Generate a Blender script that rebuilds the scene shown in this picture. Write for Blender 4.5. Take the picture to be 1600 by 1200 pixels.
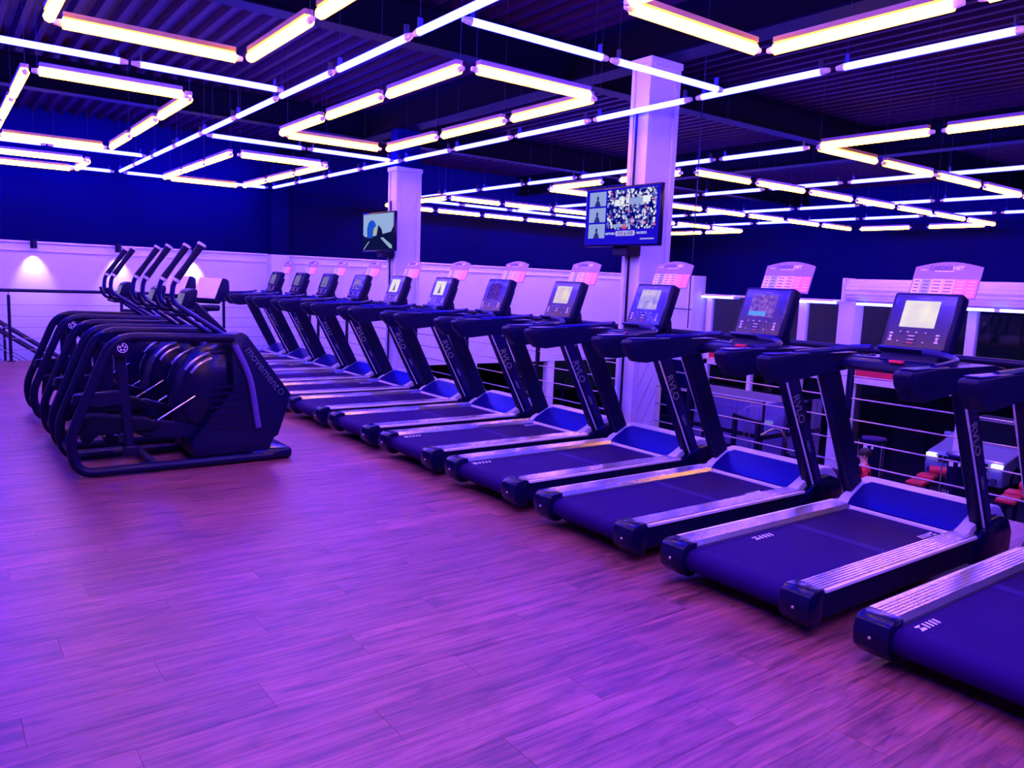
import bpy, bmesh, math, random
from mathutils import Vector, Matrix
random.seed(7)
PI = math.pi
scene = bpy.context.scene
C = scene.collection
for o in list(bpy.data.objects):
    bpy.data.objects.remove(o)

# ------------------------------------------------------------------ camera
PITCH, YAW, ROLL, FPX, EYE = 0.128066, 0.640187, 0.0395093, 1221.88, 1.55
_f = Vector((math.sin(YAW), math.cos(YAW), 0)); _r = Vector((math.cos(YAW), -math.sin(YAW), 0)); _u = Vector((0, 0, 1))
_f2 = _f*math.cos(PITCH) - _u*math.sin(PITCH); _u2 = _u*math.cos(PITCH) + _f*math.sin(PITCH)
_r3 = _r*math.cos(ROLL) + _u2*math.sin(ROLL); _u3 = _u2*math.cos(ROLL) - _r*math.sin(ROLL)
cam_d = bpy.data.cameras.new('camera'); cam = bpy.data.objects.new('camera', cam_d); C.objects.link(cam)
cam_d.sensor_width = 36.0; cam_d.lens = FPX/1600*36; cam_d.clip_start = 0.05; cam_d.clip_end = 200
M = Matrix((_r3, _u3, -_f2)).transposed().to_4x4(); M.translation = (0, 0, EYE)
cam.matrix_world = M
scene.camera = cam

# ------------------------------------------------------------------ world, exposure
w = bpy.data.worlds.new('night'); scene.world = w; w.use_nodes = True
w.node_tree.nodes['Background'].inputs[0].default_value = (0.02, 0.02, 0.12, 1)
w.node_tree.nodes['Background'].inputs[1].default_value = 0.15
vs = scene.view_settings
vs.view_transform = 'Standard'; vs.look = 'None'; vs.gamma = 1.0; vs.use_curve_mapping = False
vs.exposure = 0.0
BLUE_E = (1.15, 1.1, 205.0)      # radiance of the blue tubes
WHITE_E = (31.0, 11.0, 0.97)    # radiance of the warm white tubes

# ------------------------------------------------------------------ materials
MATS = {}
def mat(name, col, rough=0.5, metal=0.0, emit=None, estr=1.0, bump=0.0, bscale=60.0, vary=0.0, vscale=8.0, spec=0.5, coat=0.0):
    m = bpy.data.materials.new(name); m.use_nodes = True
    nt = m.node_tree; b = nt.nodes['Principled BSDF']
    b.inputs['Base Color'].default_value = (*col, 1); b.inputs['Roughness'].default_value = rough
    b.inputs['Metallic'].default_value = metal; b.inputs['Specular IOR Level'].default_value = spec
    b.inputs['Coat Weight'].default_value = coat
    if emit:
        b.inputs['Emission Color'].default_value = (*emit, 1); b.inputs['Emission Strength'].default_value = estr
    if bump or vary:
        tc = nt.nodes.new('ShaderNodeTexCoord')
        n = nt.nodes.new('ShaderNodeTexNoise'); n.inputs['Scale'].default_value = bscale if bump else vscale
        nt.links.new(tc.outputs['Object'], n.inputs['Vector'])
        if bump:
            bp = nt.nodes.new('ShaderNodeBump'); bp.inputs['Strength'].default_value = bump; bp.inputs['Distance'].default_value = 0.002
            nt.links.new(n.outputs['Fac'], bp.inputs['Height']); nt.links.new(bp.outputs[0], b.inputs['Normal'])
        if vary:
            n2 = nt.nodes.new('ShaderNodeTexNoise'); n2.inputs['Scale'].default_value = vscale; n2.inputs['Detail'].default_value = 5
            nt.links.new(tc.outputs['Object'], n2.inputs['Vector'])
            mx = nt.nodes.new('ShaderNodeMix'); mx.data_type = 'RGBA'
            mx.inputs[6].default_value = (*[c*(1-vary) for c in col], 1); mx.inputs[7].default_value = (*[min(1, c*(1+vary)) for c in col], 1)
            nt.links.new(n2.outputs['Fac'], mx.inputs[0]); nt.links.new(mx.outputs[2], b.inputs['Base Color'])
    MATS[name] = m
    return m
def emat(name, col, s=1.0):
    m = bpy.data.materials.new(name); m.use_nodes = True; nt = m.node_tree
    nt.nodes.remove(nt.nodes['Principled BSDF'])
    e = nt.nodes.new('ShaderNodeEmission'); e.inputs[0].default_value = (*col, 1); e.inputs[1].default_value = s
    nt.links.new(e.outputs[0], nt.nodes['Material Output'].inputs[0]); MATS[name] = m
    return m
def radiance(name, rgb):
    s = max(rgb); return emat(name, [c/s for c in rgb], s)
mat('plastic', (.003, .002, .030), .45, bump=.15, bscale=400, vary=.15, spec=.14)
mat('gloss', (.003, .002, .028), .22, coat=.06, vary=.1, spec=.2)
mat('rubber', (.003, .003, .014), .75, bump=.3, bscale=250, spec=.1)
mat('belt', (.018, .002, .072), .65, bump=.35, bscale=500, vary=.12, vscale=4, spec=.06)
mat('belt_seam', (.026, .008, .12), .6, vary=.1, spec=.06)
mat('rail_metal', (.62, .60, .66), .26, .85, vary=.12, vscale=14)
mat('strip', (.10, .06, .26), .35, vary=.08, spec=.4)
mat('trim_bright', (.82, .80, .82), .35, vary=.04)
mat('silver', (.85, .84, .86), .2, .9, vary=.05)
mat('hood', (.72, .70, .66), .34, .15, vary=.08, vscale=5)
mat('hood_panel', (.006, .003, .10), .28, coat=.1, vary=.1, spec=.3)
mat('upright', (.006, .003, .085), .32, coat=.08, vary=.1, spec=.25)
mat('face', (.02, .016, .035), .22, coat=.5, vary=.1)
mat('button', (.02, .02, .03), .4, vary=.1)
mat('print_white', (.85, .85, .88), .6, vary=.05)
mat('print_grey', (.28, .28, .36), .5, vary=.05)
mat('print_dim', (.10, .10, .16), .5, vary=.05)
mat('red', (.75, .02, .05), .4, vary=.1)
mat('card', (.30, .22, .38), .4, vary=.06, spec=.3)
mat('card_ink', (.10, .06, .16), .5, vary=.05)
for n_, c_ in (('col_a', (.75, .80, .88)), ('col_b', (.42, .55, .85)), ('col_c', (.95, .78, .68)), ('col_d', (.95, .68, .60)), ('col_e', (.90, .34, .48)), ('col_f', (.88, .26, .42))):
    mat(n_, c_, .5, vary=.06, vscale=60)
mat('frame_black', (.003, .002, .030), .36, coat=.05, vary=.1, spec=.18)
mat('grip', (.006, .004, .03), .6, bump=.3, bscale=300, spec=.15)
mat('cap_light', (.6, .58, .62), .4, vary=.05)
mat('steel_dark', (.005, .004, .018), .4, vary=.15, spec=.2)
mat('cable', (.35, .33, .38), .3, .7, vary=.1)
mat('white_paint', (.66, .70, .76), .55, bump=.08, bscale=90, vary=.04, vscale=2)
mat('white_frame', (.80, .77, .80), .4, vary=.04)
mat('black_paint', (.001, .001, .042), .7, bump=.1, bscale=60, vary=.2, vscale=1.5, spec=.03)
mat('deck_metal', (.017, .003, .017), .65, vary=.3, vscale=3, spec=.05)
mat('beam', (.002, .0015, .006), .7, vary=.2, vscale=3, spec=.04)
mat('concrete', (.02, .018, .035), .7, vary=.3, vscale=2)
mat('lower_floor', (.004, .003, .016), .5, vary=.25, vscale=1.5, spec=.15)
mat('grey_wall', (.28, .26, .30), .7, vary=.1, vscale=1.2)
mat('slab_edge', (.05, .05, .06), .6, vary=.2)
mat('wire', (.03, .03, .05), .6, vary=.1, spec=.1)
mat('batten', (.30, .18, .12), .4, vary=.05)
mat('clip', (.75, .70, .76), .45, vary=.05)
radiance('tube_blue', BLUE_E)
radiance('tube_white', WHITE_E)
radiance('tube_facade', (2.0, 2.2, 28.0))
emat('bulb', (1, .72, .5), 30)
mat('car_paint', (.62, .62, .68), .22, .2, coat=.8, vary=.05)
mat('car_glass', (.01, .01, .02), .08, coat=.5, vary=.05)
mat('chrome', (.85, .85, .88), .12, 1.0, vary=.04)
emat('headlight', (1, .98, .85), 1.6)
mat('pad_red', (.70, .03, .06), .5, bump=.2, bscale=200, vary=.12)
mat('skin', (.72, .42, .33), .5, vary=.06)
mat('shirt', (.85, .02, .05), .7, bump=.2, bscale=200, vary=.12)
mat('shorts', (.02, .02, .03), .7, vary=.1)
mat('hair', (.02, .014, .012), .6, vary=.3, vscale=40)
mat('reflected_tile', (.70, .68, .74), .4, vary=.06)
mat('tread_metal', (.12, .11, .13), .5, .3, vary=.2)

def glass(name, tint=(.75, .78, .9), refl=.12):
    m = bpy.data.materials.new(name); m.use_nodes = True; nt = m.node_tree
    nt.nodes.remove(nt.nodes['Principled BSDF'])
    t = nt.nodes.new('ShaderNodeBsdfTransparent'); t.inputs[0].default_value = (*tint, 1)
    g = nt.nodes.new('ShaderNodeBsdfGlossy'); g.inputs['Roughness'].default_value = .03
    lw = nt.nodes.new('ShaderNodeLayerWeight'); lw.inputs[0].default_value = .35
    mp = nt.nodes.new('ShaderNodeMapRange'); mp.inputs[3].default_value = refl*.5; mp.inputs[4].default_value = .3
    nt.links.new(lw.outputs['Fresnel'], mp.inputs[0])
    x = nt.nodes.new('ShaderNodeMixShader'); nt.links.new(mp.outputs[0], x.inputs[0])
    nt.links.new(t.outputs[0], x.inputs[1]); nt.links.new(g.outputs[0], x.inputs[2])
    nt.links.new(x.outputs[0], nt.nodes['Material Output'].inputs[0]); MATS[name] = m
glass('glass', (.8, .82, .95), .04); glass('glass_box', (.55, .5, .8), .25)

PW, PL = 0.20, 1.22                       # plank width and length
def plank_mat():
    m = bpy.data.materials.new('plank_wood'); m.use_nodes = True; nt = m.node_tree; b = nt.nodes['Principled BSDF']
    N = nt.nodes.new; L = nt.links.new
    g = N('ShaderNodeNewGeometry'); s = N('ShaderNodeSeparateXYZ'); L(g.outputs['Position'], s.inputs[0])
    def mth(op, a, bb=None):
        n = N('ShaderNodeMath'); n.operation = op
        for i, v in enumerate((a, bb)):
            if v is None: continue
            if isinstance(v, (int, float)): n.inputs[i].default_value = v
            else: L(v, n.inputs[i])
        return n.outputs[0]
    row = mth('FLOOR', mth('DIVIDE', mth('ADD', s.outputs[1], 20.0), PW))
    off = mth('MULTIPLY', mth('FRACT', mth('MULTIPLY', row, 0.381966)), PL)
    col = mth('FLOOR', mth('DIVIDE', mth('SUBTRACT', mth('ADD', s.outputs[0], 20.0), off), PL))
    cv = N('ShaderNodeCombineXYZ'); L(row, cv.inputs[0]); L(col, cv.inputs[1])
    wn = N('ShaderNodeTexWhiteNoise'); wn.noise_dimensions = '2D'; L(cv.outputs[0], wn.inputs['Vector'])
    gv = N('ShaderNodeCombineXYZ'); L(mth('MULTIPLY', s.outputs[0], 1.3), gv.inputs[0]); L(mth('MULTIPLY', s.outputs[1], 22.0), gv.inputs[1]); L(mth('MULTIPLY', wn.outputs['Value'], 40.0), gv.inputs[2])
    n1 = N('ShaderNodeTexNoise'); n1.inputs['Scale'].default_value = 1.6; n1.inputs['Detail'].default_value = 7; n1.inputs['Roughness'].default_value = .68; n1.inputs['Distortion'].default_value = .6
    L(gv.outputs[0], n1.inputs['Vector'])
    gv2 = N('ShaderNodeCombineXYZ'); L(mth('MULTIPLY', s.outputs[0], 2.2), gv2.inputs[0]); L(mth('MULTIPLY', s.outputs[1], 9.0), gv2.inputs[1]); L(mth('MULTIPLY', wn.outputs['Value'], 13.0), gv2.inputs[2])
    n2 = N('ShaderNodeTexNoise'); n2.inputs['Scale'].default_value = 1.1; n2.inputs['Detail'].default_value = 6; n2.inputs['Distortion'].default_value = 1.0
    L(gv2.outputs[0], n2.inputs['Vector'])
    r1 = N('ShaderNodeValToRGB'); cr = r1.color_ramp
    cr.elements[0].position = .34; cr.elements[0].color = (.105, .026, .026, 1); cr.elements[1].position = .62; cr.elements[1].color = (.34, .105, .092, 1)
    L(n1.outputs['Fac'], r1.inputs[0])
    r2 = N('ShaderNodeValToRGB'); r2.color_ramp.elements[0].position = .30; r2.color_ramp.elements[0].color = (.42, .38, .42, 1); r2.color_ramp.elements[1].position = .52; r2.color_ramp.elements[1].color = (1, 1, 1, 1)
    L(n2.outputs['Fac'], r2.inputs[0])
    mu = N('ShaderNodeMix'); mu.data_type = 'RGBA'; mu.blend_type = 'MULTIPLY'; mu.inputs[0].default_value = .8
    L(r1.outputs[0], mu.inputs[6]); L(r2.outputs[0], mu.inputs[7])
    gv3 = N('ShaderNodeCombineXYZ'); L(mth('MULTIPLY', s.outputs[0], 2.6), gv3.inputs[0]); L(mth('MULTIPLY', s.outputs[1], 26.0), gv3.inputs[1]); L(mth('MULTIPLY', wn.outputs['Value'], 77.0), gv3.inputs[2])
    n3 = N('ShaderNodeTexNoise'); n3.inputs['Scale'].default_value = 1.0; n3.inputs['Detail'].default_value = 4; n3.inputs['Distortion'].default_value = 1.4
    L(gv3.outputs[0], n3.inputs['Vector'])
    r3 = N('ShaderNodeValToRGB'); r3.color_ramp.elements[0].position = .27; r3.color_ramp.elements[0].color = (.25, .22, .3, 1); r3.color_ramp.elements[1].position = .37; r3.color_ramp.elements[1].color = (1, 1, 1, 1)
    L(n3.outputs['Fac'], r3.inputs[0])
    mu2 = N('ShaderNodeMix'); mu2.data_type = 'RGBA'; mu2.blend_type = 'MULTIPLY'; mu2.inputs[0].default_value = .85
    L(mu.outputs[2], mu2.inputs[6]); L(r3.outputs[0], mu2.inputs[7]); mu = mu2
    hv = N('ShaderNodeHueSaturation'); L(mu.outputs[2], hv.inputs['Color'])
    L(mth('ADD', mth('MULTIPLY', wn.outputs['Value'], .34), .84), hv.inputs['Value'])
    L(hv.outputs[0], b.inputs['Base Color'])
    L(mth('ADD', mth('MULTIPLY', n1.outputs['Fac'], .2), .34), b.inputs['Roughness'])
    bp = N('ShaderNodeBump'); bp.inputs['Strength'].default_value = .25; bp.inputs['Distance'].default_value = .002
    L(n1.outputs['Fac'], bp.inputs['Height']); L(bp.outputs[0], b.inputs['Normal'])
    MATS['plank'] = m
plank_mat()

def screen_mat(name, bg, fg, s, scale=18.0):
    """a lit screen showing a soft picture: two colours mixed by a noise pattern"""
    m = emat(name, bg, s); nt = m.node_tree; e = [n for n in nt.nodes if n.type == 'EMISSION'][0]
    tc = nt.nodes.new('ShaderNodeTexCoord'); n = nt.nodes.new('ShaderNodeTexNoise'); n.inputs['Scale'].default_value = scale; n.inputs['Detail'].default_value = 4
    nt.links.new(tc.outputs['Object'], n.inputs['Vector'])
    r = nt.nodes.new('ShaderNodeValToRGB'); r.color_ramp.elements[0].position = .38; r.color_ramp.elements[0].color = (*bg, 1)
    r.color_ramp.elements[1].position = .62; r.color_ramp.elements[1].color = (*fg, 1)
    nt.links.new(n.outputs['Fac'], r.inputs[0]); nt.links.new(r.outputs[0], e.inputs[0])
screen_mat('scr_cream', (.86, .72, .88), (1, .93, .86), .95, 9)
screen_mat('scr_violet', (.12, .04, .62), (.35, .14, .75), .9, 30)
screen_mat('scr_paleblue', (.30, .25, .95), (.75, .55, .95), .9, 12)
screen_mat('scr_lilac', (.75, .55, .85), (1, .85, .70), .9, 9)
screen_mat('scr_darkblue', (.05, .01, .45), (.14, .04, .55), .9, 25)
screen_mat('scr_bluefig', (.03, .02, .70), (.45, .22, .70), .9, 14)
screen_mat('scr_grey', (.14, .12, .42), (.24, .18, .50), .9, 14)
emat('scr_bar', (.12, .35, 1.0), .95)
def crowd_mat():
    m = emat('scr_crowd', (.1, .1, .5), 1.0); nt = m.node_tree; e = [n for n in nt.nodes if n.type == 'EMISSION'][0]
    tc = nt.nodes.new('ShaderNodeTexCoord'); v = nt.nodes.new('ShaderNodeTexVoronoi'); v.inputs['Scale'].default_value = 46
    nt.links.new(tc.outputs['Object'], v.inputs['Vector'])
    s = nt.nodes.new('ShaderNodeSeparateColor'); nt.links.new(v.outputs['Color'], s.inputs[0])
    r = nt.nodes.new('ShaderNodeValToRGB'); r.color_ramp.interpolation = 'CONSTANT'
    els = [(0, (.0, .0, .14)), (.34, (.02, .02, .35)), (.55, (.12, .14, .55)), (.70, (.42, .45, .72)), (.82, (.70, .72, .85)), (.955, (.62, .12, .35))]
    while len(r.color_ramp.elements) < len(els): r.color_ramp.elements.new(.5)
    for el, (p, c) in zip(r.color_ramp.elements, els): el.position = p; el.color = (*c, 1)
    nt.links.new(s.outputs[0], r.inputs[0]); nt.links.new(r.outputs[0], e.inputs[0])
crowd_mat()
for n_, c_ in (('tv_blue', (.012, .004, .62)), ('tv_sky', (.30, .42, .72)), ('tv_helmet', (.01, .08, .62)), ('tv_yellow', (.42, .45, .38)), ('tv_dark', (.004, .006, .06)), ('tv_tile', (.28, .36, .72)), ('tv_fig', (.02, .03, .22)), ('tv_white', (.8, .82, .9)), ('tv_lilac', (.42, .36, .85)), ('tv_red', (.7, .05, .15)), ('tv_road', (.28, .42, .62))):
    emat(n_, c_, 1.0)

# ------------------------------------------------------------------ mesh helpers
def nb(): return bmesh.new()
def box(bm, x0, x1, y0, y1, z0, z1, bev=0.0, seg=2):
    t = bmesh.new()
    v = [t.verts.new((x, y, z)) for x in (x0, x1) for y in (y0, y1) for z in (z0, z1)]
    for f in ((0, 1, 3, 2), (4, 6, 7, 5), (0, 4, 5, 1), (2, 3, 7, 6), (0, 2, 6, 4), (1, 5, 7, 3)): t.faces.new([v[i] for i in f])
    if bev: bmesh.ops.bevel(t, geom=t.edges[:], offset=bev, segments=seg, affect='EDGES', profile=.5)
    merge(bm, t); return bm
def merge(bm, t, M=None):
    bmesh.ops.recalc_face_normals(t, faces=t.faces[:])
    me = bpy.data.meshes.new('tmp'); t.to_mesh(me); t.free()
    if M: me.transform(M)
    bm.from_mesh(me); bpy.data.meshes.remove(me)
def prism(bm, poly, a0, a1, axis='y', bev=0.0, seg=2):
    """extrude a polygon; axis y: poly=(x,z); axis x: poly=(y,z); axis z: poly=(x,y)"""
    t = bmesh.new()
    def P(p, a): return {'y': (p[0], a, p[1]), 'x': (a, p[0], p[1]), 'z': (p[0], p[1], a)}[axis]
    A = [t.verts.new(P(p, a0)) for p in poly]; B = [t.verts.new(P(p, a1)) for p in poly]
    n = len(poly)
    t.faces.new(A); t.faces.new(B[::-1])
    for i in range(n): t.faces.new((A[i], B[i], B[(i+1) % n], A[(i+1) % n]))
    if bev: bmesh.ops.bevel(t, geom=t.edges[:], offset=bev, segments=seg, affect='EDGES', profile=.5)
    merge(bm, t); return bm
def tube(bm, pts, r, seg=8, closed=False, rads=None):
    t = bmesh.new(); pts = [Vector(p) for p in pts]; n = len(pts); rings = []
    up = None
    for i, p in enumerate(pts):
        a = pts[(i-1) % n] if (i > 0 or closed) else p; b = pts[(i+1) % n] if (i < n-1 or closed) else p
        d = (b-a).normalized()
        if up is None:
            up = Vector((0, 0, 1)) if abs(d.z) < .9 else Vector((1, 0, 0))
        s = d.cross(up).normalized(); up = s.cross(d).normalized()
        rr = rads[i] if rads else r
        rings.append([t.verts.new(p + (s*math.cos(2*PI*k/seg) + up*math.sin(2*PI*k/seg))*rr) for k in range(seg)])
    m = n if closed else n-1
    for i in range(m):
        for k in range(seg): t.faces.new((rings[i][k], rings[i][(k+1) % seg], rings[(i+1) % n][(k+1) % seg], rings[(i+1) % n][k]))
    if not closed: t.faces.new(rings[0][::-1]); t.faces.new(rings[-1])
    merge(bm, t); return bm
def fillet(pts, rad, seg=5, closed=False):
    """round the corners of a polyline"""
    out = []; P = [Vector(p) for p in pts]; n = len(P)
    for i in range(n):
        if not closed and i in (0, n-1): out.append(P[i]); continue
        a, b, c = P[i-1], P[i], P[(i+1) % n]
        r = min(rad, (a-b).length*.45, (c-b).length*.45)
        p0 = b+(a-b).normalized()*r; p1 = b+(c-b).normalized()*r
        for k in range(seg+1):
            t = k/seg; out.append(p0*(1-t)**2 + b*2*t*(1-t) + p1*t*t)
    return out
def lathe(bm, prof, seg=16, M=None):
    """prof: (radius, z)"""
    t = bmesh.new(); rings = []
    for r, z in prof: rings.append([t.verts.new((r*math.cos(2*PI*k/seg), r*math.sin(2*PI*k/seg), z)) for k in range(seg)] if r > 1e-5 else [t.verts.new((0, 0, z))])
    for A, B in zip(rings, rings[1:]):
        for k in range(seg):
            vs_ = [A[k % len(A)], A[(k+1) % len(A)], B[(k+1) % len(B)], B[k % len(B)]]
            u = []
            for v in vs_:
                if v not in u: u.append(v)
            if len(u) > 2: t.faces.new(u)
    if len(rings[0]) > 1: t.faces.new(rings[0][::-1])
    if len(rings[-1]) > 1: t.faces.new(rings[-1])
    merge(bm, t, M); return bm
def mesh_of(bm, name):
    bmesh.ops.recalc_face_normals(bm, faces=bm.faces[:])
    me = bpy.data.meshes.new(name); bm.to_mesh(me); bm.free()
    me.polygons.foreach_set('use_smooth', [True]*len(me.polygons)); me.set_sharp_from_angle(angle=math.radians(38))
    return me
def obj(name, bm, m, parent=None, loc=(0, 0, 0), rot=(0, 0, 0), label=None):
    me = bm if isinstance(bm, bpy.types.Mesh) else mesh_of(bm, name)
    if m and not me.materials: me.materials.append(MATS[m])
    o = bpy.data.objects.new(name, me); C.objects.link(o); o.parent = parent; o.location = loc; o.rotation_euler = rot
    if label: o['label'] = label
    return o
def thing(name, label, cat, loc=(0, 0, 0), rz=0.0, group=None):
    o = bpy.data.objects.new(name, None); C.objects.link(o); o.empty_display_size = .1
    o.location = loc; o.rotation_euler = (0, 0, rz); o['label'] = label; o['category'] = cat
    if group: o['group'] = group
    return o
def tag(o, label, cat, group=None):
    o['label'] = label; o['category'] = cat
    if group: o['group'] = group
    return o
def struct(name, bm, m, parent=None, label=None):
    o = obj(name, bm, m, parent)
    if not parent: o['kind'] = 'structure'
    if label: o['label'] = label
    return o
def kids(o): return [c for c in bpy.data.objects if c.parent == o]
def dup(root, loc=None, label=None, parent=None, swap=None):
    r = root.copy(); C.objects.link(r); r.parent = parent
    if loc is not None: r.location = loc
    if label: r['label'] = label
    for ch in list(KIDS.get(root.name, [])):
        c = dup(ch, parent=r)
    return r
KIDS = {}
def index_kids(root):
    KIDS.clear()
    for o in bpy.data.objects:
        if o.parent: KIDS.setdefault(o.parent.name, []).append(o)
_txt = {}
def text_mesh(s, size, bold=0.0, shear=0.0, align='CENTER'):
    k = (s, size, bold, shear, align)
    if k in _txt: return _txt[k]
    cu = bpy.data.curves.new('text', 'FONT'); cu.body = s; cu.size = size; cu.align_x = align; cu.align_y = 'CENTER'
    cu.extrude = .0008; cu.offset = bold; cu.shear = shear; cu.resolution_u = 3
    o = bpy.data.objects.new('text', cu); C.objects.link(o)
    me = bpy.data.meshes.new_from_object(o.evaluated_get(bpy.context.evaluated_depsgraph_get()))
    bpy.data.objects.remove(o); _txt[k] = me
    return me
def put_text(name, s, size, m, parent, origin, xdir, nrm, bold=0.0, shear=0.0, align='CENTER'):
    me = text_mesh(s, size, bold, shear, align).copy(); me.materials.clear(); me.materials.append(MATS[m])
    x = Vector(xdir).normalized(); n = Vector(nrm).normalized(); y = n.cross(x)
    Mx = Matrix((x, y, n)).transposed().to_4x4(); Mx.translation = origin
    o = bpy.data.objects.new(name, me); C.objects.link(o); o.parent = parent; o.matrix_local = Mx
    return o

# ================================================================== SETTING
XE, YE = 6.18, 14.82          # edges of the mezzanine floor
XL, YB = -3.6, -5.0           # room limits behind the camera
XF, YW, ZL, ZC = 18.6, 16.5, -2.8, 4.3   # facade, far wall, lower floor, deck
floor = struct('floor', box(nb(), XL, XE, YB, YE, -.30, -.010), 'slab_edge')

def cam_px(p):
    v = Vector(p) - Vector((0, 0, EYE)); d = v.dot(_f2)
    if d <= .1: return None
    return 800 + FPX*v.dot(_r3)/d, 600 - FPX*v.dot(_u3)/d, d
planks = []
r0 = math.floor((YB+20)/PW); r1 = math.floor((YE+20)/PW)
for row in range(r0, r1):
    off = ((row*0.381966) % 1.0)*PL; y0 = row*PW-20
    for col in range(int((XL+20-off)//PL), int((XE+20-off)//PL)+1):
        x0 = col*PL+off-20; x1 = x0+PL
        q = cam_px(((x0+x1)/2, y0+PW/2, 0))
        vis = q and -120 < q[0] < 1720 and 500 < q[1] < 1350 and x0 >= XL and x1 <= XE and q[0] < 1720
        planks.append((q[2] if vis else 1e9, x0, x1, y0))
planks.sort(key=lambda p: p[0])
G = .0007
pm = mesh_of(box(nb(), -PL/2+G, PL/2-G, -PW/2+G, PW/2-G, -.010, 0), 'plank')
rest = nb()
for i, (d, x0, x1, y0) in enumerate(planks):
    if i < 300 and d < 1e8:
        obj('plank', pm, 'plank', floor, ((x0+x1)/2, y0+PW/2, 0))
    else:
        a, b = max(x0, XL), min(x1, XE)
        if b-a > .02: box(rest, a+G, b-G, y0+G, y0+PW-G, -.010, 0)
o = obj('plank_field', rest, 'plank', floor); o['kind'] = 'stuff'
struct('floor_lower', box(nb(), XL, XF+9, YB, 25, ZL-.2, ZL), 'lower_floor')

# far wall: white below, black above, open to a dark hall under the white band over the void
struct('wall_far_upper', box(nb(), XL, XF+.3, YW, YW+.25, 1.95, ZC+.3), 'black_paint')
bm = nb(); box(bm, XL, 8.6, YW, YW+.25, ZL, 1.95); box(bm, 8.6, XF+.3, YW, YW+.25, -.52, 1.95)
struct('wall_far', bm, 'white_paint')
bm = nb(); box(bm, XL, XF-.1, YW-.035, YW, 1.78, 1.81); box(bm, XL, XF-.1, YW-.05, YW, 1.93, 1.96)
struct('trim_1', bm, 'white_frame')
for i, x in enumerate((11.05, 13.62)):
    struct('trim_%d' % (2+i), box(nb(), x-.12, x+.12, YW+.02, YW+.22, ZL, -.52, .01), 'white_paint')
struct('wall_hall', box(nb(), 6, XF+.3, 24.6, 24.8, ZL, -.2), 'black_paint')
struct('wall_left', box(nb(), XL-.2, XL, YB, YW, ZL, ZC), 'grey_wall')
struct('wall_rear', box(nb(), XL, XF+.3, YB-.2, YB, ZL, ZC), 'grey_wall')
for i, x in enumerate((.6, 2.9, 7.4, 10.0, 12.4, 15.0)):   # raised vertical seams in the far wall panels
    struct('trim_%d' % (20+i), box(nb(), x-.006, x+.006, YW-.006, YW+.01, -.5, 1.78), 'white_frame')

# ceiling: trapezoid steel deck with ribs along Y
bm = nb(); P = .21; prof = []
x = XL
while x < XF+.3:
    prof += [(x, ZC), (x+.085, ZC), (x+.115, ZC-.075), (x+.18, ZC-.075)]; x += P
top = [(prof[-1][0], ZC+.2), (prof[0][0], ZC+.2)]
vb = [[bm.verts.new((p[0], y, p[1])) for p in prof+top] for y in (YB, YW+.2)]
n = len(vb[0])
for i in range(n): bm.faces.new((vb[0][i], vb[0][(i+1) % n], vb[1][(i+1) % n], vb[1][i]))
struct('ceiling', bm, 'deck_metal')
def ibeam(name, along, c, a0, a1, z0, z1, wdt=.2):
    prof = [(-wdt/2, z0), (wdt/2, z0), (wdt/2, z0+.02), (.01, z0+.03), (.01, z1-.03), (wdt/2, z1-.02), (wdt/2, z1), (-wdt/2, z1), (-wdt/2, z1-.02), (-.01, z1-.03), (-.01, z0+.03), (-wdt/2, z0+.02)]
    prof = [(p[0]+c, p[1]) for p in prof]
    return struct(name, prism(nb(), prof, a0, a1, 'x' if along == 'x' else 'y'), 'beam')
for i, y in enumerate((-3.3, 1.9, 7.1, 12.3)): ibeam('trim_%d' % (30+i), 'x', y, XL, XF, 3.82, ZC-.075, .22)
ibeam('trim_40', 'y', 5.92, YB, YW, 3.78, ZC-.075, .26)
ibeam('trim_41', 'y', 12.3, YB, YW, 3.78, ZC-.075, .26)

# columns on the railing line
def column(name, y0, y1, z1, label, lower=True):
    t = thing(name, label, 'column', (5.915, (y0+y1)/2, ZL))
    hx, hy, h = .215, (y1-y0)/2, z1-ZL
    bm = nb(); box(bm, -hx+.02, hx-.02, -hy+.02, hy-.02, 0, h)
    obj('core', bm, 'white_paint', t)
    for sx in (-1, 1):                              # flanges: raised corner strips
        for sy in (-1, 1):
            obj('corner_trim', box(nb(), sx*hx-(.07 if sx > 0 else 0), sx*hx+(.07 if sx < 0 else 0), sy*hy-(.05 if sy > 0 else 0), sy*hy+(.05 if sy < 0 else 0), 0, h, .004, 1), 'white_paint', t)
    obj('conduit', tube(nb(), [(-hx-.012, .015, -ZL+.2), (-hx-.012, .015, h-.5)], .014, 6), 'steel_dark', t)
    if lower:                                       # diagonal boards on the lower cladding
        for k in range(7):
            z = -ZL - .5 + k*.26
            M_ = [(-hx+.075, z), (hx-.075, z+.5), (hx-.075, z+.74), (-hx+.075, z+.24)]
            obj('cladding_board', prism(nb(), [(p[0], p[1]+.008) if i < 2 else (p[0], p[1]-.004) for i, p in enumerate(M_)], -hy+.004, -hy+.024, 'y'), 'white_paint', t)
        obj('cap_ring', box(nb(), -hx-.01, hx+.01, -hy-.01, hy+.01, h-.06, h), 'white_paint', t)
    return t
column('column', 5.60, 5.86, 3.78, 'white steel column carrying the TV with the sports broadcast')
column('column', 10.75, 11.02, 3.22, 'white steel column carrying the TV with the blue helmet picture')
bm = nb(); box(bm, 5.72, 6.10, YW-.28, YW, ZL, 1.95, .006, 1)
struct('trim_50', bm, 'white_paint')
struct('trim_51', box(nb(), 5.72, 6.10, YW-.28, YW, 1.95, 3.78), 'black_paint')

struct('trim_52', box(nb(), 5.72, 6.11, 10.77, 11.0, 3.22, 3.78), 'black_paint')
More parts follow.
